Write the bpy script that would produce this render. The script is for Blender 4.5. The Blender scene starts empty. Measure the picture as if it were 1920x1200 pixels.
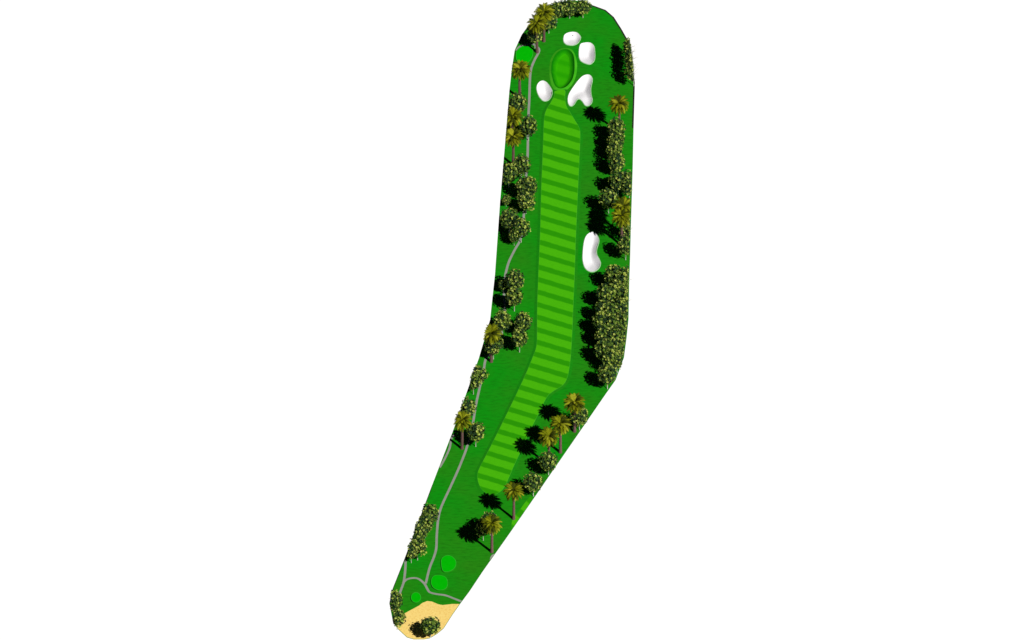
import bpy, bmesh, math, random
from mathutils import Vector, Matrix
from mathutils.geometry import delaunay_2d_cdt

# ---------------------------------------------------------------- camera, sky, sun
scene = bpy.context.scene
COL = scene.collection
K = 0.3                                   # metres per photograph pixel across the view
ELEV = math.radians(45.0)                 # the plan is seen from 45 degrees above
SE, CE = math.sin(ELEV), math.cos(ELEV)

cam_d = bpy.data.cameras.new("camera")
cam_d.type = 'ORTHO'
cam_d.ortho_scale = 1920 * K
cam_d.clip_start = 1.0
cam_d.clip_end = 120000.0
cam = bpy.data.objects.new("camera", cam_d)
COL.objects.link(cam)
cam.rotation_euler = (math.pi / 2 - ELEV, 0, 0)
cam.location = (0, -1500 * CE, 1500 * SE)
scene.camera = cam

SUN = Vector((0.450, -0.485, 0.750)).normalized()
world = bpy.data.worlds.new("World")
scene.world = world
world.use_nodes = True
wn = world.node_tree.nodes
wn.clear()
sky = wn.new("ShaderNodeTexSky")
sky.sky_type = 'NISHITA'
sky.sun_disc = False
sky.sun_elevation = math.asin(SUN.z)
sky.sun_rotation = math.atan2(SUN.x, SUN.y)
sky.altitude = 3000
sky.air_density = 0.1
sky.dust_density = 0.0
sky.ozone_density = 1.0
bg = wn.new("ShaderNodeBackground")
bg.inputs['Strength'].default_value = 0.05
wo = wn.new("ShaderNodeOutputWorld")
world.node_tree.links.new(sky.outputs[0], bg.inputs[0])
world.node_tree.links.new(bg.outputs[0], wo.inputs[0])

sun_d = bpy.data.lights.new("sun", 'SUN')
sun_d.energy = 5.0
sun_d.angle = math.radians(0.5)
sun_d.color = (1.0, 0.985, 0.96)
sun = bpy.data.objects.new("sun", sun_d)
COL.objects.link(sun)
sun.rotation_euler = (-SUN).to_track_quat('-Z', 'Y').to_euler()
sun.location = SUN * 800

scene.view_settings.view_transform = 'Standard'
scene.view_settings.look = 'None'
scene.view_settings.exposure = 0.0
scene.view_settings.gamma = 1.0
scene.render.film_transparent = False

# ---------------------------------------------------------------- helpers
def G(X, Y):
    """ground metres of a plan position"""
    return ((X - 960) * K, (600 - Y) * K / SE)

def GP(pts):
    return [G(*p) for p in pts]

def lin(r, g, b):
    f = lambda c: (c / 255 / 12.92) if c / 255 <= 0.04045 else ((c / 255 + 0.055) / 1.055) ** 2.4
    return (f(r), f(g), f(b))

SUNLIT = 1.17
def alb(r, g, b):
    """base colour of a flat surface that looks (r,g,b) in full sun"""
    return tuple(min(0.9, c / SUNLIT) for c in lin(r, g, b)) + (1,)

def tag(o, label=None, cat=None, group=None, kind=None):
    if label: o['label'] = label
    if cat: o['category'] = cat
    if group: o['group'] = group
    if kind: o['kind'] = kind
    return o

def link(name, me, mat=None, parent=None, smooth=False):
    if mat: me.materials.append(mat)
    if smooth:
        for p in me.polygons: p.use_smooth = True
    o = bpy.data.objects.new(name, me)
    COL.objects.link(o)
    if parent: o.parent = parent
    return o

def meshdata(name, verts, faces):
    me = bpy.data.meshes.new(name)
    me.from_pydata(verts, [], faces)
    me.update()
    return me

def catmull(pts, n=5, closed=True):
    out = []
    L = len(pts)
    rng = range(L) if closed else range(L - 1)
    for i in rng:
        g = (lambda j: pts[j % L]) if closed else (lambda j: pts[max(0, min(L - 1, j))])
        p0, p1, p2, p3 = g(i - 1), g(i), g(i + 1), g(i + 2)
        for s in range(n):
            t = s / n
            out.append(tuple(0.5 * ((2 * p1[c]) + (-p0[c] + p2[c]) * t + (2 * p0[c] - 5 * p1[c] + 4 * p2[c] - p3[c]) * t * t
                              + (-p0[c] + 3 * p1[c] - 3 * p2[c] + p3[c]) * t ** 3) for c in (0, 1)))
    if not closed: out.append(pts[-1])
    return out

def area(p):
    return 0.5 * sum(p[i][0] * p[(i + 1) % len(p)][1] - p[(i + 1) % len(p)][0] * p[i][1] for i in range(len(p)))

def ccw(p):
    return p if area(p) > 0 else p[::-1]

def offset(p, d):
    """move a ccw closed line outward by d"""
    out = []
    n = len(p)
    for i in range(n):
        a, b = Vector(p[i - 1]), Vector(p[(i + 1) % n])
        t = (b - a)
        t = t.normalized() if t.length else Vector((1, 0))
        out.append((p[i][0] + t.y * d, p[i][1] - t.x * d))
    return out

def inside(pt, poly):
    x, y = pt
    c = False
    j = len(poly) - 1
    for i in range(len(poly)):
        xi, yi = poly[i]; xj, yj = poly[j]
        if (yi > y) != (yj > y) and x < (xj - xi) * (y - yi) / (yj - yi) + xi:
            c = not c
        j = i
    return c

def edge_dist(pt, poly):
    best, bi = 1e9, None
    p = Vector(pt)
    for i in range(len(poly)):
        a, b = Vector(poly[i]), Vector(poly[(i + 1) % len(poly)])
        ab = b - a
        t = max(0, min(1, (p - a).dot(ab) / max(1e-9, ab.length_squared)))
        q = a + ab * t
        d = (p - q).length
        if d < best:
            best = d
            bi = Vector((ab.y, -ab.x)).normalized() if ab.length else Vector((1, 0))
    return best, bi

def fill(outer, holes=(), extra=(), z=None):
    """triangulated flat sheet inside outer, leaving holes open"""
    vs = [Vector(p) for p in outer]
    es = [(i, (i + 1) % len(outer)) for i in range(len(outer))]
    for h in holes:
        o = len(vs)
        vs += [Vector(p) for p in h]
        es += [(o + i, o + (i + 1) % len(h)) for i in range(len(h))]
    vs += [Vector(p) for p in extra]
    V, E, F, *_ = delaunay_2d_cdt(vs, es, [], 0, 1e-5)
    faces = []
    for f in F:
        c = sum((V[i] for i in f), Vector((0, 0))) / len(f)
        if inside(c, outer) and not any(inside(c, h) for h in holes):
            a = sum(V[f[i]].x * V[f[(i + 1) % len(f)]].y - V[f[(i + 1) % len(f)]].x * V[f[i]].y for i in range(len(f)))
            faces.append(tuple(f) if a > 0 else tuple(f[::-1]))
    zz = z or (lambda p: 0.0)
    return [(p.x, p.y, zz(p)) for p in V], faces

def ring(a, za, b, zb):
    """strip between two closed lines with the same count; a outside, b inside, ccw"""
    n = len(a)
    v = [(p[0], p[1], za) for p in a] + [(p[0], p[1], zb) for p in b]
    f = [(i, (i + 1) % n, n + (i + 1) % n, n + i) for i in range(n)]
    return v, f

# ---------------------------------------------------------------- materials
def new_mat(name):
    m = bpy.data.materials.new(name)
    m.use_nodes = True
    b = m.node_tree.nodes["Principled BSDF"]
    b.inputs['Roughness'].default_value = 0.95
    b.inputs['Specular IOR Level'].default_value = 0.04
    return m, m.node_tree, b

def rgbmix(nt, fac, a, b):
    n = nt.nodes.new("ShaderNodeMix"); n.data_type = 'RGBA'
    if isinstance(fac, (int, float)): n.inputs[0].default_value = fac
    else: nt.links.new(fac, n.inputs[0])
    for s, v in ((6, a), (7, b)):
        if isinstance(v, tuple): n.inputs[s].default_value = v
        else: nt.links.new(v, n.inputs[s])
    return n.outputs[2]

def noise(nt, scale, detail=4, stretch=(1, 1, 1), lo=0.35, hi=0.65):
    tc = nt.nodes.new("ShaderNodeTexCoord")
    mp = nt.nodes.new("ShaderNodeMapping")
    mp.inputs['Scale'].default_value = stretch
    nz = nt.nodes.new("ShaderNodeTexNoise")
    nz.inputs['Scale'].default_value = scale
    nz.inputs['Detail'].default_value = detail
    mr = nt.nodes.new("ShaderNodeMapRange")
    mr.inputs[1].default_value = lo; mr.inputs[2].default_value = hi
    nt.links.new(tc.outputs['Object'], mp.inputs[0])
    nt.links.new(mp.outputs[0], nz.inputs['Vector'])
    nt.links.new(nz.outputs[0], mr.inputs[0])
    return mr.outputs[0]

def mottled(name, c1, c2, scale=0.05, c3=None, fine=1.2, stretch=(1, 1, 1), amount=0.5):
    m, nt, b = new_mat(name)
    c = rgbmix(nt, noise(nt, scale, 5), c1, c2)
    if c3:
        f = noise(nt, fine, 3, stretch, 0.45, 0.8)
        mm = nt.nodes.new("ShaderNodeMath"); mm.operation = 'MULTIPLY'; mm.inputs[1].default_value = amount
        nt.links.new(f, mm.inputs[0])
        c = rgbmix(nt, mm.outputs[0], c, c3)
    nt.links.new(c, b.inputs['Base Color'])
    return m

def striped(name, light, dark, slope, period, phase, duty, soft=0.04):
    """mown bands; slope/period/phase are given in plan units"""
    m, nt, b = new_mat(name)
    tc = nt.nodes.new("ShaderNodeTexCoord")
    sp = nt.nodes.new("ShaderNodeSeparateXYZ")
    nt.links.new(tc.outputs['Object'], sp.inputs[0])
    def mth(op, a, bb=None):
        n = nt.nodes.new("ShaderNodeMath"); n.operation = op
        for i, v in enumerate((a, bb)):
            if v is None: continue
            if isinstance(v, (int, float)): n.inputs[i].default_value = v
            else: nt.links.new(v, n.inputs[i])
        return n.outputs[0]
    yy = mth('MULTIPLY', sp.outputs[1], -SE / K)
    xx = mth('MULTIPLY', sp.outputs[0], -slope / K)
    s = mth('ADD', mth('ADD', yy, xx), 600 - slope * 960 - phase)
    wob = mth('MULTIPLY', noise(nt, 0.3, 2, (1, 1, 1), 0.3, 0.7), 0.9)
    s = mth('ADD', s, wob)
    fr = mth('FRACT', mth('ADD', mth('DIVIDE', s, period), 100))
    mr = nt.nodes.new("ShaderNodeMapRange"); mr.inputs[1].default_value = duty - soft; mr.inputs[2].default_value = duty + soft
    nt.links.new(fr, mr.inputs[0])
    mr2 = nt.nodes.new("ShaderNodeMapRange"); mr2.inputs[1].default_value = 0; mr2.inputs[2].default_value = soft * 2
    mr2.inputs[3].default_value = 1; mr2.inputs[4].default_value = 0
    nt.links.new(fr, mr2.inputs[0])
    fac = mth('MAXIMUM', mr.outputs[0], mr2.outputs[0])
    c = rgbmix(nt, fac, dark, light)
    f2 = mth('MULTIPLY', noise(nt, 1.5, 3, (0.6, 1.4, 1), 0.4, 0.8), 0.18)
    c = rgbmix(nt, f2, c, tuple(x * 0.6 for x in dark[:3]) + (1,))
    nt.links.new(c, b.inputs['Base Color'])
    return m

M = {}
M['white_ground'] = mottled('white_ground', (0.9, 0.9, 0.9, 1), (0.89, 0.89, 0.89, 1), 0.001)
M['rough'] = mottled('rough_turf', alb(14, 142, 14), alb(38, 131, 16), 0.03, alb(18, 96, 8), 0.55, (0.45, 1.5, 1), 0.6)
M['bank'] = mottled('bank_turf', alb(20, 136, 16), alb(34, 130, 16), 0.05, alb(18, 100, 10), 0.7, (0.6, 1.5, 1), 0.5)
M['edge'] = mottled('edge_turf', alb(54, 164, 26), alb(76, 176, 44), 0.2)
M['soil'] = mottled('dark_soil', (0.012, 0.012, 0.01, 1), (0.02, 0.018, 0.014, 1), 0.3)
M['fairway'] = striped('fairway_bands', alb(72, 180, 10), alb(42, 149, 4), 0.30, 23.6, -90.2, 0.45)
M['fairway2'] = striped('second_fairway_bands', alb(72, 180, 10), alb(42, 149, 4), 0.75, 41, 221, 0.49)
M['green'] = striped('green_bands', alb(50, 172, 2), alb(38, 160, 0), 0.30, 23.6, -90.2, 0.5, 0.12)
M['collar'] = mottled('collar_turf', alb(74, 180, 34), alb(54, 164, 22), 0.15)
M['rim_shade'] = mottled('rim_shade_paint', alb(8, 110, 4), alb(16, 124, 2), 0.25)  # painted shade of the green's inner rim, darkest of the graded greens
M['rim_shade2'] = mottled('second_rim_shade_paint', alb(14, 120, 2), alb(22, 132, 0), 0.25)
M['rim_shade3'] = mottled('third_rim_shade_paint', alb(22, 134, 2), alb(32, 146, 0), 0.25)
M['rim_shade4'] = mottled('fourth_rim_shade_paint', alb(32, 148, 2), alb(40, 158, 0), 0.25)
M['tee'] = mottled('tee_turf', alb(0, 177, 0), alb(2, 181, 2), 0.5)
M['tee_bank'] = mottled('tee_bank_turf', alb(58, 178, 52), alb(40, 168, 36), 0.5)
M['path'] = mottled('path_concrete', alb(152, 152, 144), alb(140, 146, 134), 0.3, alb(120, 122, 112), 2.0, (1, 1, 1), 0.3)
M['sand'] = mottled('bunker_sand', (0.75, 0.74, 0.75, 1), (0.72, 0.71, 0.73, 1), 0.8)
M['lip'] = mottled('bunker_lip', alb(176, 206, 168), alb(140, 190, 130), 0.6)
M['tan_sand'] = mottled('tan_sand', alb(249, 219, 130), alb(246, 212, 122), 0.15, alb(222, 172, 76), 0.9, (1, 1, 1), 0.75)
M['stone'] = mottled('stone', (0.03, 0.03, 0.03, 1), (0.06, 0.06, 0.06, 1), 2.0)
M['bark'] = mottled('pale_bark', (0.55, 0.55, 0.46, 1), (0.35, 0.34, 0.28, 1), 1.2)

def trunk_mat():
    m, nt, b = new_mat('palm_bark')
    tc = nt.nodes.new("ShaderNodeTexCoord")
    wv = nt.nodes.new("ShaderNodeTexWave"); wv.bands_direction = 'Z'
    wv.inputs['Scale'].default_value = 0.9; wv.inputs['Distortion'].default_value = 3.0; wv.inputs['Detail'].default_value = 2
    nt.links.new(tc.outputs['Object'], wv.inputs[0])
    c = rgbmix(nt, wv.outputs['Fac'], alb(92, 70, 62), alb(134, 110, 98))
    c = rgbmix(nt, noise(nt, 0.7, 3, (1, 1, 0.5)), c, alb(112, 76, 80))
    nt.links.new(c, b.inputs['Base Color'])
    return m
M['palm_bark'] = trunk_mat()

def leaf_mat(name):
    m, nt, b = new_mat(name)
    at = nt.nodes.new("ShaderNodeAttribute"); at.attribute_name = 'tint'
    nt.links.new(at.outputs['Color'], b.inputs['Base Color'])
    b.inputs['Roughness'].default_value = 0.8
    return m
M['leaf'] = leaf_mat('broad_leaf')
M['frond'] = leaf_mat('palm_frond')

# ---------------------------------------------------------------- the setting
OUT_PX = [(1043, 5), (1065, 1), (1089, 1.4), (1109, 9), (1135.5, 18.6), (1151, 32), (1166, 55.5), (1182, 84), (1186, 110), (1190.5, 155),
          (1189.5, 188), (1188, 240), (1186.5, 310), (1185, 360), (1183, 424), (1181.5, 483), (1180, 525), (1178.5, 598), (1175, 632),
          (1170, 670), (1160, 697), (1154.5, 712), (1134.7, 740), (1090, 805), (1010.7, 920), (955.4, 1000), (905.3, 1071), (880, 1109),
          (862, 1133), (848, 1153), (832, 1178), (820, 1188), (806, 1196.5), (795, 1198.5), (776, 1198.5), (763, 1195), (745.7, 1179),
          (737, 1167), (730, 1131), (736, 1104), (757.5, 1050), (810, 910), (848.5, 810), (898, 671), (919, 599), (922, 570), (928, 515),
          (937.5, 380), (946, 280), (955, 170), (960, 127), (965, 94), (978, 65.4), (992.7, 45), (1023, 13)]
OUT = ccw(GP(OUT_PX))

# white sheet far below, lit by the same sun
v = [(-60000, -60000, -1700), (60000, -60000, -1700), (60000, 60000, -1700), (-60000, 60000, -1700)]
tag(link('ground', meshdata('ground', v, [(0, 1, 2, 3)]), M['white_ground']), 'plain white ground all round the cut-out golf hole', 'ground', kind='structure')

BUNK = {
    'b1': [(1056.7, 72.4), (1059.5, 64.7), (1069, 60.7), (1080.6, 61), (1087.5, 67.5), (1088, 73), (1083, 81), (1075, 84.8), (1064, 84), (1058, 79.5)],
    'b2': [(1088, 84), (1095, 80.6), (1106, 80.3), (1113, 86), (1114.8, 96), (1114.8, 110), (1111, 117.5), (1104, 120.6), (1091.5, 116), (1086.5, 109), (1085.7, 97)],
    'b3': [(1097, 141), (1105, 140.6), (1109.8, 146), (1110, 153), (1107.5, 165), (1108, 177), (1110.2, 187), (1108, 194.5), (1102, 198.5), (1097, 197), (1091.5, 189.5),
           (1086, 185.5), (1081, 188), (1076, 196), (1070.5, 199), (1066, 195), (1064.8, 186), (1067.5, 175.5), (1077.5, 160), (1089, 146)],
    'b4': [(1017, 151.6), (1025, 155), (1033, 166), (1035.5, 174), (1032, 184), (1024, 189.5), (1016, 187), (1009, 177), (1006.3, 165), (1009.5, 156)],
    'b5': [(1109, 435.3), (1117, 438.5), (1122, 447), (1122.3, 455), (1118.5, 468), (1118.8, 477.5), (1123.7, 487), (1125.8, 494), (1122.5, 503), (1114, 509.3), (1105, 508.7),
           (1097, 502), (1093, 489), (1092.9, 474), (1095, 455), (1099.5, 442.5)],
}
bunker_lines = {k: ccw(catmull(GP(p), 4)) for k, p in BUNK.items()}
bunker_holes = {k: offset(p, 0.34) for k, p in bunker_lines.items()}
SMALL = ccw(GP([(918.4, 1050.5), (919.3, 1045), (922, 1040.6), (926, 1038.6), (928.2, 1038.4)]))

GI = [(1033.5, 131), (1035.8, 115), (1044, 100.5), (1056, 93.7), (1067.5, 95), (1075.7, 106), (1077.3, 130), (1073.3, 149), (1063, 162.5), (1050.5, 167), (1040.5, 161), (1035, 145)]
gi = ccw(catmull(GP(GI), 7))
vs, fs = fill(OUT, list(bunker_holes.values()) + [offset(gi, 0.3)])
n0 = len(vs)
vb = [(p[0], p[1], 0.0) for p in OUT] + [(p[0], p[1], -0.14) for p in OUT]
nO = len(OUT)
sides = [(n0 + i, n0 + nO + i, n0 + nO + (i + 1) % nO, n0 + (i + 1) % nO) for i in range(nO)]
me = meshdata('rough_turf', vs + vb, fs + [tuple(reversed(f)) for f in [tuple(reversed(s)) for s in sides]])
me.materials.append(M['rough']); me.materials.append(M['soil'])
for p in me.polygons:
    if p.index >= len(fs): p.material_index = 1
tag(link('rough_turf', me), 'mid green rough turf of the long cut-out golf hole', 'turf', kind='structure')

# drawn outline of the plot, added as a black strip along parts of the rim
def edging(idx, w):
    pts = GP([OUT_PX[i] for i in idx])
    v = []; n = len(pts)
    for i in range(n):
        a, b = Vector(pts[max(0, i - 1)]), Vector(pts[min(n - 1, i + 1)])
        t = (b - a).normalized()
        inn = Vector((t.y, -t.x))
        if not inside(tuple(Vector(pts[i]) + inn * 0.3), OUT): inn = -inn
        q = Vector(pts[i]) + inn * w
        v += [(pts[i][0], pts[i][1], 0.03), (q.x, q.y, 0.03)]
    f = [(2 * i, 2 * i + 1, 2 * i + 3, 2 * i + 2) for i in range(n - 1)]
    me = meshdata('edging', v, f)
    bm = bmesh.new(); bm.from_mesh(me); bmesh.ops.recalc_face_normals(bm, faces=bm.faces)
    if sum(x.normal.z for x in bm.faces) < 0: bmesh.ops.reverse_faces(bm, faces=bm.faces)
    bm.to_mesh(me); bm.free()
    return me
tag(link('outline_strip', edging(range(2, 12), 0.9), M['soil']), 'thin black outline strip along the upper right rim', 'edging', kind='structure')
tag(link('outline_strip', edging(range(38, 42), 0.35), M['soil']), 'thin black outline strip along the lower left rim', 'edging', kind='structure')

FAIR = [(1041, 171.5), (1058.5, 169.5), (1059, 184), (1061.5, 199), (1069, 212), (1078, 227), (1086, 241), (1087.5, 256), (1086.5, 287), (1084, 340), (1081.5, 395),
        (1079, 455), (1077, 515), (1073.5, 600), (1071, 651), (1068, 684), (1063.5, 708), (1055, 722.5), (1037, 734), (1024.5, 746), (1009, 777), (994, 807), (979, 840),
        (961, 879), (948, 909), (938, 922), (926, 928), (914.5, 926), (904, 918.5), (897.5, 906), (895.5, 892), (899, 879), (916, 846), (946, 786), (982, 711), (998, 673),
        (1006, 650), (1007.3, 625), (1007.5, 580), (1009.5, 520), (1013, 438), (1015.5, 345), (1017.5, 300), (1019, 258), (1020.5, 224), (1024, 208), (1034, 191), (1040, 179)]
fair = ccw(catmull(GP(FAIR), 4))
v, f = fill(fair, z=lambda p: 0.3)
tag(link('fairway', meshdata('fairway', v, f), M['fairway']), 'long mown fairway in light and dark green bands bending left at its lower end', 'fairway', kind='structure')
e1 = offset(fair, 0.16)
v, f = ring(e1, 0.27, fair, 0.3)
tag(link('fairway_edge', meshdata('fairway_edge', v, f), M['edge']), 'thin pale rim of clipped grass round the banded fairway', 'turf', kind='structure')
v, f = ring(offset(fair, 1.7), 0.012, e1, 0.27)
tag(link('fairway_bank', meshdata('fairway_bank', v, f), M['bank'], smooth=True), 'darker grass bank falling from the banded fairway', 'turf', kind='structure')

F2 = ccw(GP([(1000.5, 933.5), (993.5, 930.5), (984, 943), (974.7, 955.7), (966, 966), (960.5, 976), (958.3, 985), (958.8, 993.8)]))
v, f = fill(F2, z=lambda p: 0.02)
tag(link('fairway', meshdata('second_fairway', v, f), M['fairway2']), 'small piece of a second banded fairway at the diagonal edge', 'fairway', kind='structure')

TAN = ccw(GP([(861.5, 1132.5), (848, 1132.5), (830, 1134.5), (821.5, 1133), (810, 1128), (801, 1127), (792, 1130.5), (785, 1136), (772.5, 1142.5), (759.7, 1149.5), (751.5, 1157),
              (745, 1168), (743, 1174.5), (746.2, 1178.6), (763.3, 1194.5), (776, 1198), (795, 1198), (805.8, 1196), (819.6, 1187.6), (831.6, 1177.6), (847.6, 1152.6)]))
v, f = fill(TAN, z=lambda p: 0.02)
tag(link('sand', meshdata('sand_waste', v, f), M['tan_sand']), 'tan sandy ground filling the bottom end of the hole', 'sand', kind='structure')
v, f = fill(SMALL, z=lambda p: 0.02)
tag(link('gravel', meshdata('gravel', v, f), M['path']), 'tiny grey gravel patch at the diagonal edge below the palms', 'gravel', kind='structure')

def ribbon(pts, w, z, label):
    p = catmull(GP(pts), 4, closed=False)
    v = []; n = len(p)
    for i in range(n):
        t = (Vector(p[min(n - 1, i + 1)]) - Vector(p[max(0, i - 1)])).normalized()
        nn = Vector((-t.y, t.x)) * (w / 2)
        v += [(p[i][0] + nn.x, p[i][1] + nn.y, z), (p[i][0] - nn.x, p[i][1] - nn.y, z)]
    f = [(2 * i, 2 * i + 1, 2 * i + 3, 2 * i + 2) for i in range(n - 1)]
    tag(link('path', meshdata('path', v, f), M['path']), label, 'path', kind='structure')
ribbon([(968, 95), (974, 88), (984, 84.5), (996, 82), (1005, 86), (1011, 95), (1003, 111), (996.5, 127), (993.8, 145), (992.5, 185), (991, 214), (990, 250), (989.3, 291), (986, 335),
        (984, 380), (980, 425), (975.5, 450), (966.5, 466), (955, 489), (949.5, 507), (946.5, 524), (945, 555), (946.5, 583), (938, 625), (918, 662), (910.3, 675), (907, 693), (900, 724),
        (892, 761), (886, 797), (875.5, 838), (868, 859), (859, 881), (845.5, 911), (828, 949), (822, 971), (819, 1003), (818, 1028), (813, 1046), (805.5, 1065), (798.3, 1094)], 1.35, 0.024,
       'long grey cart path running down the left side of the golf hole')
ribbon([(760.5, 1050), (760, 1065), (758.8, 1079), (756.8, 1092), (751.5, 1107), (747, 1120), (743, 1132)], 1.35, 0.020, 'short grey path down the lower left rim')
ribbon([(757.5, 1091), (763, 1086.3), (772.5, 1084), (782, 1084.4), (789.5, 1088.5), (796.5, 1095.5), (801, 1103.7), (806, 1110.5), (819, 1114), (835, 1116.2), (850.5, 1122), (865, 1127.7)], 1.35, 0.028,
       'curved grey path arching between the tees to the diagonal edge')
ribbon([(851, 815), (845.8, 824), (843, 840), (834, 860), (824.5, 876.5)], 1.2, 0.022, 'short grey path spur beside the left rim under a palm')

# putting green with raised collar
GO = [(1030, 136), (1031.5, 115), (1039, 100), (1051, 91.5), (1066, 90.5), (1075.5, 97), (1081.5, 115), (1081.5, 134), (1076.5, 152), (1067, 165), (1058, 170), (1045, 171), (1037.5, 166), (1032.5, 154)]
go = ccw(catmull(GP(GO), 6))
extra = []
gxs = [p[0] for p in gi]; gys = [p[1] for p in gi]
x = min(gxs)
while x < max(gxs):
    y = min(gys)
    while y < max(gys):
        if inside((x, y), gi) and edge_dist((x, y), gi)[0] > 0.25: extra.append((x, y))
        y += 0.6
    x += 0.6
def gz(p):
    d, n = edge_dist((p.x, p.y), gi)
    t = min(1, d / 3.6)
    return 0.5 - 1.5 * (1 - (1 - t) ** 2)
v, f = fill(gi, extra=extra, z=gz)
grn = tag(link('putting_green', meshdata('putting_green', v, f), M['green'], smooth=True), 'oval putting green sunk inside a pale grass collar among the bunkers', 'putting green')
for a, b, k in ((0, -0.5, 'rim_shade'), (-0.5, -1.1, 'rim_shade2'), (-1.1, -1.8, 'rim_shade3'), (-1.8, -2.6, 'rim_shade4')):  # soft rim shade painted as rings, dark at the edge, fading inward
    me = meshdata('rim_shade', *fill(offset(gi, a) if a else gi, holes=[offset(gi, b)], z=lambda p: gz(p) + 0.03))
    link('rim_shade', me, M[k], grn, True)
me = meshdata('collar', *fill(go, holes=[gi], z=lambda p: 0.02 if edge_dist((p.x, p.y), gi)[0] > 0.05 else 0.5))
link('collar', me, M['collar'], grn, True)

# bunkers
BL = {'b1': 'small oval white sand bunker above the putting green', 'b2': 'rounded upright white sand bunker right of the putting green top',
      'b3': 'boot shaped white sand bunker right of the fairway neck', 'b4': 'egg shaped white sand bunker left of the fairway neck',
      'b5': 'kidney shaped white sand bunker halfway down beside the fairway'}
for k, line in bunker_lines.items():
    ex = []
    xs = [p[0] for p in line]; ys = [p[1] for p in line]
    x = min(xs)
    while x < max(xs):
        y = min(ys)
        while y < max(ys):
            if inside((x, y), line) and edge_dist((x, y), line)[0] > 0.15: ex.append((x, y))
            y += 0.45
        x += 0.4
    segs = []
    for q in range(len(line)):
        a, b = Vector(line[q]), Vector(line[(q + 1) % len(line)])
        n = Vector(((b - a).y, -(b - a).x)).normalized()
        # steep eastern face, gentle southern one
        slope = 0.42 + 0.55 * max(0, n.x) + 0.22 * max(0, -n.x) - 0.12 * max(0, -n.y) + 0.05 * max(0, n.y)
        segs.append((a, b - a, (b - a).length_squared, slope))
    def bz(p, segs=segs):
        best = 1e9
        for a, ab, l2, sl in segs:
            t = max(0, min(1, (p - a).dot(ab) / l2))
            best = min(best, (p - a - ab * t).length * sl)
        return 0.22 - best
    v, f = fill(line, extra=ex, z=bz)
    # relax the bowl so that its creases soften
    bm = bmesh.new(); me = meshdata('bunker', v, f); bm.from_mesh(me)
    inner = [q for q in bm.verts if not q.is_boundary]
    for _ in range(16):
        nz = {q: sum(e.other_vert(q).co.z for e in q.link_edges) / len(q.link_edges) for q in inner}
        for q, z in nz.items(): q.co.z = 0.5 * q.co.z + 0.5 * z
    bm.to_mesh(me); bm.free()
    root = tag(link('sand_bunker', me, M['sand'], smooth=True), BL[k], 'bunker', 'white sand bunkers beside fairway and green')
    v, f = ring(bunker_holes[k], 0.0, line, 0.225)
    link('lip', meshdata('lip', v, f), M['lip'], root)

# tees
TEES = [([(967, 103), (969, 96), (977.5, 88.5), (986, 87.2), (993.5, 88.5), (999.5, 96), (998.5, 107), (990.5, 118), (978, 119), (968.5, 114)], 'bright green tee beside the path in the upper left'),
        ([(826.8, 1055), (828.5, 1047.7), (836.7, 1042.6), (846, 1043.6), (853.5, 1050), (855.6, 1058), (852, 1067), (842.5, 1072.6), (833, 1073.3), (828.5, 1068)], 'large bright green tee standing highest of the lower three'),
        ([(808, 1092), (810, 1084), (817, 1079.5), (831, 1080.8), (838.5, 1087), (839.4, 1099), (834, 1106), (822.7, 1107.8), (813, 1103.5), (808.8, 1097)], 'bright green tee in the bend of the curved path'),
        ([(779.9 + 9.6 * math.cos(a * math.pi / 4), 1121.3 + 9.6 * math.sin(a * math.pi / 4)) for a in range(8)], 'small round bright green tee above the tan sand')]
for pts, lab in TEES:
    L = ccw(catmull(GP(pts), 4))
    v, f = fill(L, z=lambda p: 0.55)
    t = tag(link('tee', meshdata('tee', v, f), M['tee']), lab, 'tee', 'bright green tees')
    v, f = ring(offset(L, 0.28), 0.02, L, 0.55)
    link('bank', meshdata('bank', v, f), M['bank'], t)
    v, f = ring(L, 0.565, offset(L, -0.26), 0.565)
    link('edge', meshdata('edge', v, f), M['tee_bank'], t)

# two dark stones in the top bunker
def stone(X, Y, r, z, lab):
    bm = bmesh.new(); bmesh.ops.create_icosphere(bm, subdivisions=2, radius=r)
    rs = random.Random(int(X * 10))
    for q in bm.verts: q.co = Vector((q.co.x * 1.2, q.co.y, q.co.z * 0.7)) * rs.uniform(0.85, 1.1)
    me = bpy.data.meshes.new('stone'); bm.to_mesh(me); bm.free()
    o = link('stone', me, M['stone'], smooth=True)
    o.location = (*G(X, Y), z)
    tag(o, lab, 'stone', 'stones in the top bunker')
stone(1064.3, 75.5, 0.32, -1.35, 'small dark stone low in the oval bunker')
stone(1074, 65.0, 0.26, -0.55, 'small dark stone high in the oval bunker')

# ---------------------------------------------------------------- trees
def put_tint(me, tints):
    at = me.color_attributes.new('tint', 'FLOAT_COLOR', 'POINT')
    for i, c in enumerate(tints): at.data[i].color = c

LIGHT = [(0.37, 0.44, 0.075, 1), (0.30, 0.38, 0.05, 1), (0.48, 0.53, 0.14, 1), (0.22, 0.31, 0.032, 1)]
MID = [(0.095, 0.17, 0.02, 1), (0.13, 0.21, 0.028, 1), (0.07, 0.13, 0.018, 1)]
DARK = [(0.012, 0.035, 0.016, 1), (0.02, 0.05, 0.02, 1), (0.03, 0.06, 0.02, 1)]

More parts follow.
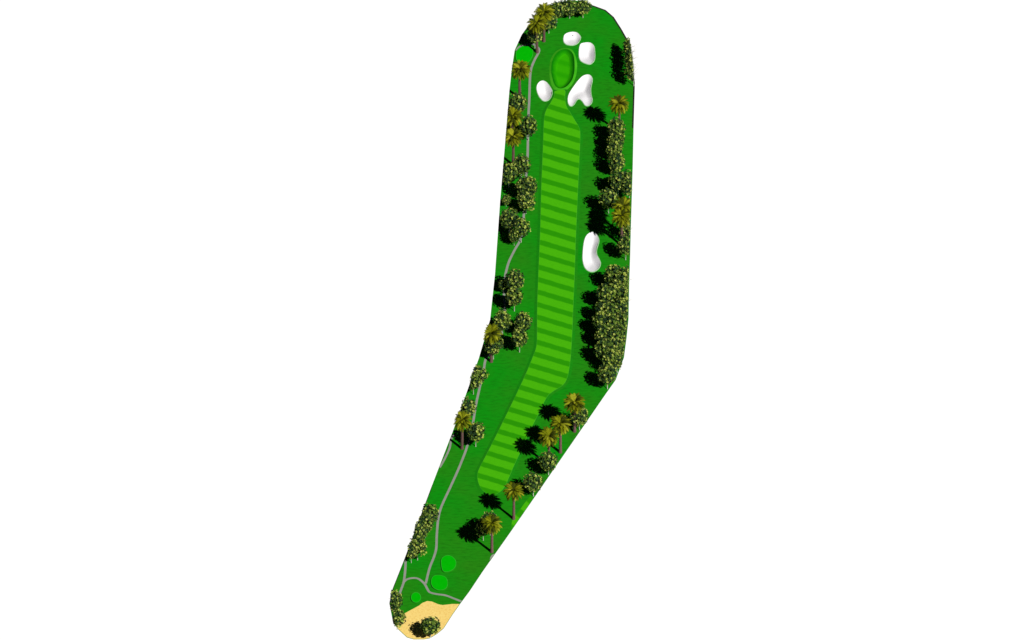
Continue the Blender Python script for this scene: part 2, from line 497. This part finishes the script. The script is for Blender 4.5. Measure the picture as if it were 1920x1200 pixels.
def broad_crown(seed):
    """leaf rosettes spread through an uneven egg of foliage; built about the tree base"""
    r = random.Random(seed)
    V, F, T = [], [], []
    RX, RZ, CZ = 5.45, 6.7, 11.5
    lobes = [(Vector((r.gauss(0, 1), r.gauss(0, 1), r.gauss(0.1, 0.7))).normalized(), r.uniform(-0.14, 0.16)) for _ in range(9)]
    def rad(d):
        s = 1.0
        for l, a in lobes: s += a * max(0, d.dot(l)) ** 4
        return s
    def leaf(c, d, up, L, W, col):
        side = d.cross(up)
        if side.length < 1e-3: side = Vector((1, 0, 0))
        side.normalize()
        nrm = side.cross(d).normalized()
        i = len(V)
        V.extend([c, c + d * L * 0.5 + side * W + nrm * 0.06, c + d * L + nrm * -0.08, c + d * L * 0.5 - side * W + nrm * 0.06])
        F.append((i, i + 1, i + 2, i + 3)); T.extend([col] * 4)
    n = 150
    for i in range(n):
        z = 1 - 2 * (i + 0.5) / n
        a = i * 2.39996 + r.uniform(-0.25, 0.25)
        q = math.sqrt(max(0, 1 - z * z))
        d = Vector((q * math.cos(a), q * math.sin(a), z + r.uniform(-0.08, 0.08))).normalized()
        k = rad(d) * r.uniform(0.70, 1.0)
        taper = 1.0 - 0.16 * max(0, -z)
        c = Vector((d.x * RX * k * taper, d.y * RX * k * taper, CZ + d.z * RZ * k))
        out = Vector((d.x, d.y, d.z * 0.8 + 0.25)).normalized()
        kind = r.random()
        pal = LIGHT if kind < 0.40 else (MID if kind < 0.74 else DARK)
        sz = r.uniform(0.7, 1.1)
        t1 = out.orthogonal().normalized(); t2 = out.cross(t1)
        m = r.randint(9, 13)
        for j in range(m):
            b = j * 6.283 / m * 1.0 + r.uniform(-0.3, 0.3)
            lift = r.choice((0.15, 0.5, 0.95))
            ld = (t1 * math.cos(b) + t2 * math.sin(b) + out * lift).normalized()
            col = r.choice(pal if r.random() < 0.9 else r.choice((MID, DARK)))
            leaf(c + out * r.uniform(-0.1, 0.2), ld, out, sz * r.uniform(0.75, 1.15), sz * r.uniform(0.2, 0.3), col)
    for i in range(850):                                   # extra dark leaves inside the crown, added to block light
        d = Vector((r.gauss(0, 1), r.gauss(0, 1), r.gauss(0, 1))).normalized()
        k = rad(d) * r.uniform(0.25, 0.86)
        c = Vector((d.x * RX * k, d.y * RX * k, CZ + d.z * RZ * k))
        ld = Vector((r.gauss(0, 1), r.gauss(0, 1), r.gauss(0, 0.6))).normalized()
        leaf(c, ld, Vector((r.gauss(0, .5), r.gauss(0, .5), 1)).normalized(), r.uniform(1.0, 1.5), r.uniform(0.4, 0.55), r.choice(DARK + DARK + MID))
    me = meshdata('crown', V, F)
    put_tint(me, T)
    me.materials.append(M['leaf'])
    return me

def tube_mesh(name, path, radii, seg=8):
    V, F = [], []
    for p, rr in zip(path, radii):
        for s in range(seg):
            a = s * 2 * math.pi / seg
            V.append((p[0] + rr * math.cos(a), p[1] + rr * math.sin(a), p[2]))
    for i in range(len(path) - 1):
        for s in range(seg):
            F.append((i * seg + s, i * seg + (s + 1) % seg, (i + 1) * seg + (s + 1) % seg, (i + 1) * seg + s))
    return V, F

def broad_trunk(seed):
    r = random.Random(seed)
    zs = [-0.05, 0.5, 2, 4, 6, 8, 10, 12, 14]
    path = [(r.uniform(-.06, .06) * i, r.uniform(-.06, .06) * i, z) for i, z in enumerate(zs)]
    V, F = tube_mesh('t', path, [0.36, 0.27, 0.24, 0.22, 0.2, 0.17, 0.14, 0.1, 0.05])
    for k in range(7):                                     # limbs rising into the crown
        z0 = r.uniform(5, 11); a = k * 0.9 + r.uniform(-.3, .3); L = r.uniform(2.5, 4)
        pts = [(0.1 * math.cos(a), 0.1 * math.sin(a), z0), (L * .5 * math.cos(a), L * .5 * math.sin(a), z0 + L * .45), (L * math.cos(a), L * math.sin(a), z0 + L * .75)]
        v, f = tube_mesh('l', pts, [0.12, 0.08, 0.03], 5)
        o = len(V); V += v; F += [tuple(i + o for i in q) for q in f]
    me = meshdata('trunk', V, F)
    for p in me.polygons: p.use_smooth = True
    me.materials.append(M['bark'])
    return me

PALM_H = 22.3
def palm_crown(seed):
    r = random.Random(seed)
    V, F, T = [], [], []
    pal = [(0.135, 0.155, 0.003, 1), (0.19, 0.21, 0.005, 1), (0.085, 0.105, 0.003, 1), (0.28, 0.295, 0.014, 1), (0.04, 0.052, 0.003, 1)]
    def quad(a, b, c, d, col):
        i = len(V); V.extend([a, b, c, d]); F.append((i, i + 1, i + 2, i + 3)); T.extend([col] * 4)
    n = 62
    for i in range(n):
        u = i / (n - 1)
        el = math.radians(84 - 100 * u ** 0.85) + r.uniform(-.1, .1)
        a = i * 2.39996 + r.uniform(-.15, .15)
        L = r.uniform(6.3, 7.4) * (0.85 if u < 0.12 else 1.0)
        hd = Vector((math.cos(a), math.sin(a), 0))
        side = Vector((-math.sin(a), math.cos(a), 0))
        col = r.choice(pal)
        col2 = tuple(c * 0.7 for c in col[:3]) + (1,)
        p = Vector((0, 0, PALM_H)) + hd * 0.3 + Vector((0, 0, 0.3 * math.sin(el)))
        e = el; seg = 11
        pts = [p.copy()]; dirs = []
        for s in range(seg):
            d = hd * math.cos(e) + Vector((0, 0, math.sin(e)))
            dirs.append(d); p = p + d * (L / seg); pts.append(p.copy())
            e -= (0.10 + 0.08 * s / seg) * (1.15 if el > -0.2 else 0.9)
        dirs.append(dirs[-1])
        for s in range(seg):
            t = s / seg
            w = 0.05 * (1 - t) + 0.015
            upv = side.cross(dirs[s]).normalized()
            if upv.z < 0: upv = -upv
            quad(pts[s] - side * w, pts[s + 1] - side * w, pts[s + 1] + side * w, pts[s] + side * w, col2)
            if s == 0: continue
            for h in (0, 0.5):
                base = pts[s].lerp(pts[s + 1], h)
                ll = (1.35 * math.sin(math.pi * min(1, 0.18 + 0.86 * (t + h / seg))) + 0.25) * r.uniform(0.85, 1.15)
                for sg in (-1, 1):
                    ld = (side * sg * 0.66 + dirs[s] * 0.75 - Vector((0, 0, 0.40)) + upv * 0.15).normalized()
                    wv = dirs[s] * 0.2
                    tip = base + ld * ll
                    quad(base - wv, tip - wv * 0.25, tip + wv * 0.25, base + wv, col if r.random() < 0.75 else col2)
    me = meshdata('crown', V, F)
    put_tint(me, T)
    me.materials.append(M['frond'])
    return me

def palm_trunk(seed):
    r = random.Random(seed)
    zs = [-0.05, 0.4, 1.0, 2.0, 3.5] + [3.5 + i * 0.75 for i in range(1, 25)] + [PALM_H + 0.2]
    path, rad = [], []
    bx, by = r.uniform(-.3, .3), r.uniform(-.2, .2)
    for i, z in enumerate(zs):
        t = max(0, z / PALM_H)
        b = math.sin(math.pi * t)
        path.append((bx * b, by * b, z))
        rr = 0.88 - 0.26 * t + 0.22 * math.exp(-z / 1.2) + (0.035 if i % 2 else -0.035)
        if t > 0.93: rr += 0.12
        rad.append(rr)
    V, F = tube_mesh('t', path, rad, 12)
    F.append(tuple(range(len(V) - 12, len(V))))
    me = meshdata('trunk', V, F)
    for p in me.polygons: p.use_smooth = True
    me.materials.append(M['palm_bark'])
    return me

def tree_root(name):
    o = bpy.data.objects.new(name, None)
    o.empty_display_size = 1
    COL.objects.link(o)
    return o

def make_tree(name, crown, trunk):
    root = tree_root(name)
    link('trunk', trunk, parent=root)
    link('crown', crown, parent=root)
    return root

def trimmed(me, mat, shift):
    """the crown cut off straight above the rim of the plot, as the picture shows it"""
    keep = []
    for p in me.polygons:
        c = mat @ p.center
        if all(inside(((mat @ me.vertices[q].co).x + 0.2 * sg, (mat @ me.vertices[q].co).y + shift), OUT) for q in p.vertices for sg in (-1, 1)): keep.append(p.index)
    if len(keep) == len(me.polygons): return me
    m2 = me.copy()
    bm = bmesh.new(); bm.from_mesh(m2); bm.faces.ensure_lookup_table()
    ks = set(keep)
    bmesh.ops.delete(bm, geom=[f for f in bm.faces if f.index not in ks], context='FACES')
    bm.to_mesh(m2); bm.free()
    return m2

rng = random.Random(5)
protos_b = [make_tree('broadleaf_tree', broad_crown(11 + s), broad_trunk(40 + s)) for s in range(4)]
protos_p = [make_tree('palm_tree', palm_crown(3 + s), palm_trunk(70 + s)) for s in range(3)]
used = set()

def plant(protos, X, Y, label, cat, group, sxy=1.0, sz=1.0, which=None):
    i = rng.randrange(len(protos)) if which is None else which
    src = protos[i]
    kids = [c for c in COL.objects if c.parent == src] if src not in kids_of else kids_of[src]
    kids_of[src] = kids
    if src not in used:
        root = src; parts = kids; used.add(src)
    else:
        root = src.copy(); COL.objects.link(root)
        parts = []
        for c in kids:
            d = c.copy(); d.parent = root; COL.objects.link(d); parts.append(d)
    x, y = G(X, Y)
    rz = rng.uniform(0, 6.283)
    s1 = sxy * rng.uniform(0.96, 1.05)
    root.location = (x, y, 0.0)
    root.rotation_euler = (0, 0, rz)
    root.scale = (s1, s1, sz)
    mat = Matrix.Translation((x, y, 0)) @ Matrix.Rotation(rz, 4, 'Z') @ Matrix.Diagonal((s1, s1, sz, 1))
    for d in parts:
        src_me = orig.get(d.data.name, d.data)
        if 'crown' in d.name:
            d.data = trimmed(crown_src[i if protos is protos_b else 10 + i], mat, (10.5 if protos is protos_b else 17.0) * sz)
    tag(root, label, cat, group)
    return root
kids_of = {}; orig = {}
crown_src = {}
for i, p in enumerate(protos_b): crown_src[i] = [c for c in COL.objects if c.parent == p and c.name.startswith('crown')][0].data
for i, p in enumerate(protos_p): crown_src[10 + i] = [c for c in COL.objects if c.parent == p and c.name.startswith('crown')][0].data

GB = 'broadleaf trees lining the golf hole'
GPM = 'palm trees lining the golf hole'

PALMS = [
    (1019.5, 77, 'palm nearest the top rim with its crown against the dark trees'),
    (1007, 98, 'palm whose trunk foot stands at the top bend of the path'),
    (975, 184, 'palm just below the upper left tee'),
    (961, 271, 'palm at the left rim with its trunk hidden by another palm crown'),
    (961.7, 309, 'palm at the left rim in front of another palm of like size'),
    (921, 678, 'palm beside the left rim where the fairway starts to bend'),
    (866, 841, 'palm at the left rim between path and short path spur'),
    (1160.5, 249, 'tall palm below the shaded trees on the upper right rim'),
    (1169, 441, 'higher of two overlapping palms on the right rim'),
    (1165, 460, 'lower of two overlapping palms on the right rim'),
    (1077, 809, 'topmost palm of the row along the diagonal edge'),
    (1050.5, 848, 'second palm down the diagonal edge with bare turf at its foot'),
    (1029, 871.5, 'third palm down the diagonal edge with a leafy tree behind its foot'),
    (963, 973, 'palm at the corner of the second fairway piece'),
    (922, 1035, 'lowest palm on the diagonal edge above the gravel patch'),
]
TREES = [
    (1093, 33, 'rightmost leafy tree under the top rim', 0.9, 0.72),
    (1068, 34, 'middle leafy tree of the top rim with a white trunk', 0.95, 0.74),
    (1056, 30, 'leafy tree at the top rim squeezed between two others', 0.85, 0.6),
    (1044, 42, 'leafy tree at the top rim right of the highest palm', 0.8, 0.85),
    (1029, 62, 'small leafy tree behind the trunk of the highest palm', 0.85, 0.8),
    (1003, 90, 'leafy tree left of the palm at the path bend', 0.9, 0.9),
    (970, 219, 'leafy tree in front of the palm below the upper left tee', 1.05, 0.95),
    (990.7, 263, 'round leafy tree standing on the path beside two palms', 1.0, 1.0),
    (977.5, 336, 'leafy tree right of the lower palm foot at the left rim', 1.0, 1.0),
    (954, 351, 'leafy tree at the left rim below a palm foot', 1.0, 1.0),
    (983, 374, 'left of two twin leafy trees above the short gap in the path', 1.0, 0.95),
    (992, 377, 'right of two twin leafy trees above the short gap in the path', 0.95, 1.0),
    (986.5, 400, 'leafy tree with a white trunk in front of the twin trees', 0.95, 0.85),
    (949, 388, 'small shaded leafy tree at the left rim below the twin trees', 0.5, 0.5),
    (977, 454, 'leafy tree with its trunk at the side of the path', 1.0, 1.0),
    (955, 437, 'leafy tree standing behind and left of the path side tree', 1.0, 1.0),
    (964, 460, 'small shaded leafy tree left of the path side tree', 0.6, 0.65),
    (965, 552, 'upper tree of the stacked pair midway down the left side', 1.0, 1.0),
    (964.4, 583, 'lower tree of the stacked pair midway down the left side', 1.0, 1.0),
    (943, 549, 'small shaded tree left of the stacked pair at the rim', 0.5, 0.55),
    (942, 627, 'leafy tree behind the palm where the fairway bends', 1.0, 1.0),
    (980, 630, 'rear tree of the pair standing nearest the fairway bend', 1.0, 1.0),
    (974, 660, 'front tree of the pair standing nearest the fairway bend', 1.0, 1.0),
    (925, 673, 'leafy tree half hidden by the palm where the fairway bends', 1.0, 1.0),
    (895, 727, 'upper tree of the pair over the path at the left rim', 1.0, 0.9),
    (887.5, 739, 'lower tree of the pair over the path at the left rim', 0.9, 0.9),
    (876, 789, 'leafy tree behind the palm crown at the short path spur', 1.0, 0.9),
    (892, 837, 'leafy tree right of the palm at the short path spur', 1.0, 1.0),
    (1183.5, 108, 'topmost shaded tree on the upper right rim', 0.95, 0.85),
    (1185.5, 120, 'second shaded tree down the upper right rim', 0.95, 0.9),
    (1186.8, 133, 'third shaded tree down the upper right rim', 0.95, 0.95),
    (1188.5, 146, 'fourth shaded tree down the upper right rim', 0.95, 0.95),
    (1188.5, 161, 'lowest shaded tree on the upper right rim with a white trunk', 0.95, 0.95),
    (1155, 267, 'topmost tree of the column below the tall palm foot', 1.0, 1.0),
    (1154, 287, 'second tree of the column below the tall palm foot', 0.95, 0.95),
    (1152.5, 305, 'third tree of the column below the tall palm foot', 0.95, 0.95),
    (1156, 331, 'lowest tree of the column below the tall palm foot', 0.95, 1.0),
    (1176, 366, 'leafy tree at the right rim above the overlapping palms', 1.0, 1.0),
    (1159, 366, 'leafy tree left of the rim above the overlapping palms', 1.0, 1.0),
    (1141, 400, 'shaded tree left of the overlapping palms', 1.0, 1.0),
    (1180, 375, 'narrow tree on the right rim touching the higher palm crown', 0.9, 0.95),
    (1179, 452, 'leafy tree right of the two palm trunks on the rim', 0.95, 1.0),
    (1173, 487, 'leafy tree below the two palm feet on the right rim', 0.95, 1.0),
    (1151, 544, 'highest tree of the right hand wood', 1.05, 1.05),
    (1167, 556, 'second highest tree of the right hand wood near the rim', 1.05, 1.05),
    (1176, 548, 'tree cut by the rim at the top of the right hand wood', 1.0, 1.05),
    (1136, 580, 'tree on the upper left corner of the right hand wood', 1.05, 1.05),
    (1150, 577, 'tree inside the wood right of its upper left corner', 1.0, 1.0),
    (1165, 579, 'tree inside the wood two in from its upper left corner', 1.0, 1.0),
    (1175, 586, 'tree on the rim in the upper part of the wood', 0.95, 1.0),
    (1131, 607, 'tree on the left front of the wood third from its top', 1.0, 1.0),
    (1146, 614, 'tree inside the wood behind the third front tree', 1.0, 1.0),
    (1166, 606, 'tree near the rim in the middle of the wood', 1.0, 1.0),
    (1127.5, 631, 'tree standing furthest left on the front of the wood', 1.0, 1.0),
    (1148, 638, 'tree inside the wood level with its leftmost tree', 1.0, 1.0),
    (1168, 633, 'rim tree level with the leftmost tree of the wood', 1.0, 1.0),
    (1132, 654, 'tree on the wood front just below its leftmost tree', 1.0, 1.0),
    (1151, 662, 'tree inside the lower half of the wood', 1.0, 1.0),
    (1165, 655, 'rim tree in the lower half of the wood', 0.95, 1.0),
    (1131, 683, 'tree on the wood front with a bare white trunk low down', 1.0, 1.0),
    (1147, 682, 'tree inside the wood above its tail end', 1.0, 1.0),
    (1160, 680, 'rim tree above the tail end of the wood', 0.9, 0.95),
    (1145, 698, 'second last tree at the tail of the wood', 1.0, 1.0),
    (1157, 699, 'rim tree beside the second last tree of the wood', 0.9, 0.9),
    (1139, 729, 'last tree at the tail of the wood with a white trunk', 1.0, 1.0),
    (1086.5, 806, 'leafy tree right of the topmost diagonal palm', 0.95, 0.95),
    (1028.5, 890, 'leafy tree behind the foot of the third diagonal palm', 1.0, 0.9),
    (1000, 930, 'leafy tree at the upper end of the second fairway piece', 1.0, 0.95),
    (906, 1013, 'shaded leafy tree left of the lowest diagonal palm', 0.9, 0.95),
    (919, 1003, 'leafy tree behind the crown of the lowest diagonal palm', 0.95, 0.95),
    (804.5, 990.5, 'highest tree of the lower left clump', 1.0, 1.0),
    (797, 1008, 'second tree of the lower left clump', 0.95, 0.95),
    (785, 1024, 'middle tree of the lower left clump at the rim', 0.95, 1.0),
    (782.7, 1050, 'lowest leafy tree of the lower left clump', 1.0, 1.0),
    (771, 1055, 'shaded tree at the foot of the lower left clump by the path', 0.8, 0.85),
    (738.5, 1152, 'tree at the bottom left rim where the short path ends', 1.0, 1.0),
    (744.5, 1180, 'tree at the bottom left rim beside the tan sand', 0.95, 0.85),
    (807, 1195, 'single tree standing on the tan sand at the bottom rim', 1.1, 0.78),
]
for X, Y, lab in PALMS:
    plant(protos_p, X, Y, lab, 'palm tree', GPM, 1.0, rng.uniform(0.99, 1.02))
for X, Y, lab, sxy, sz in TREES:
    plant(protos_b, X, Y, lab, 'tree', GB, sxy, sz)
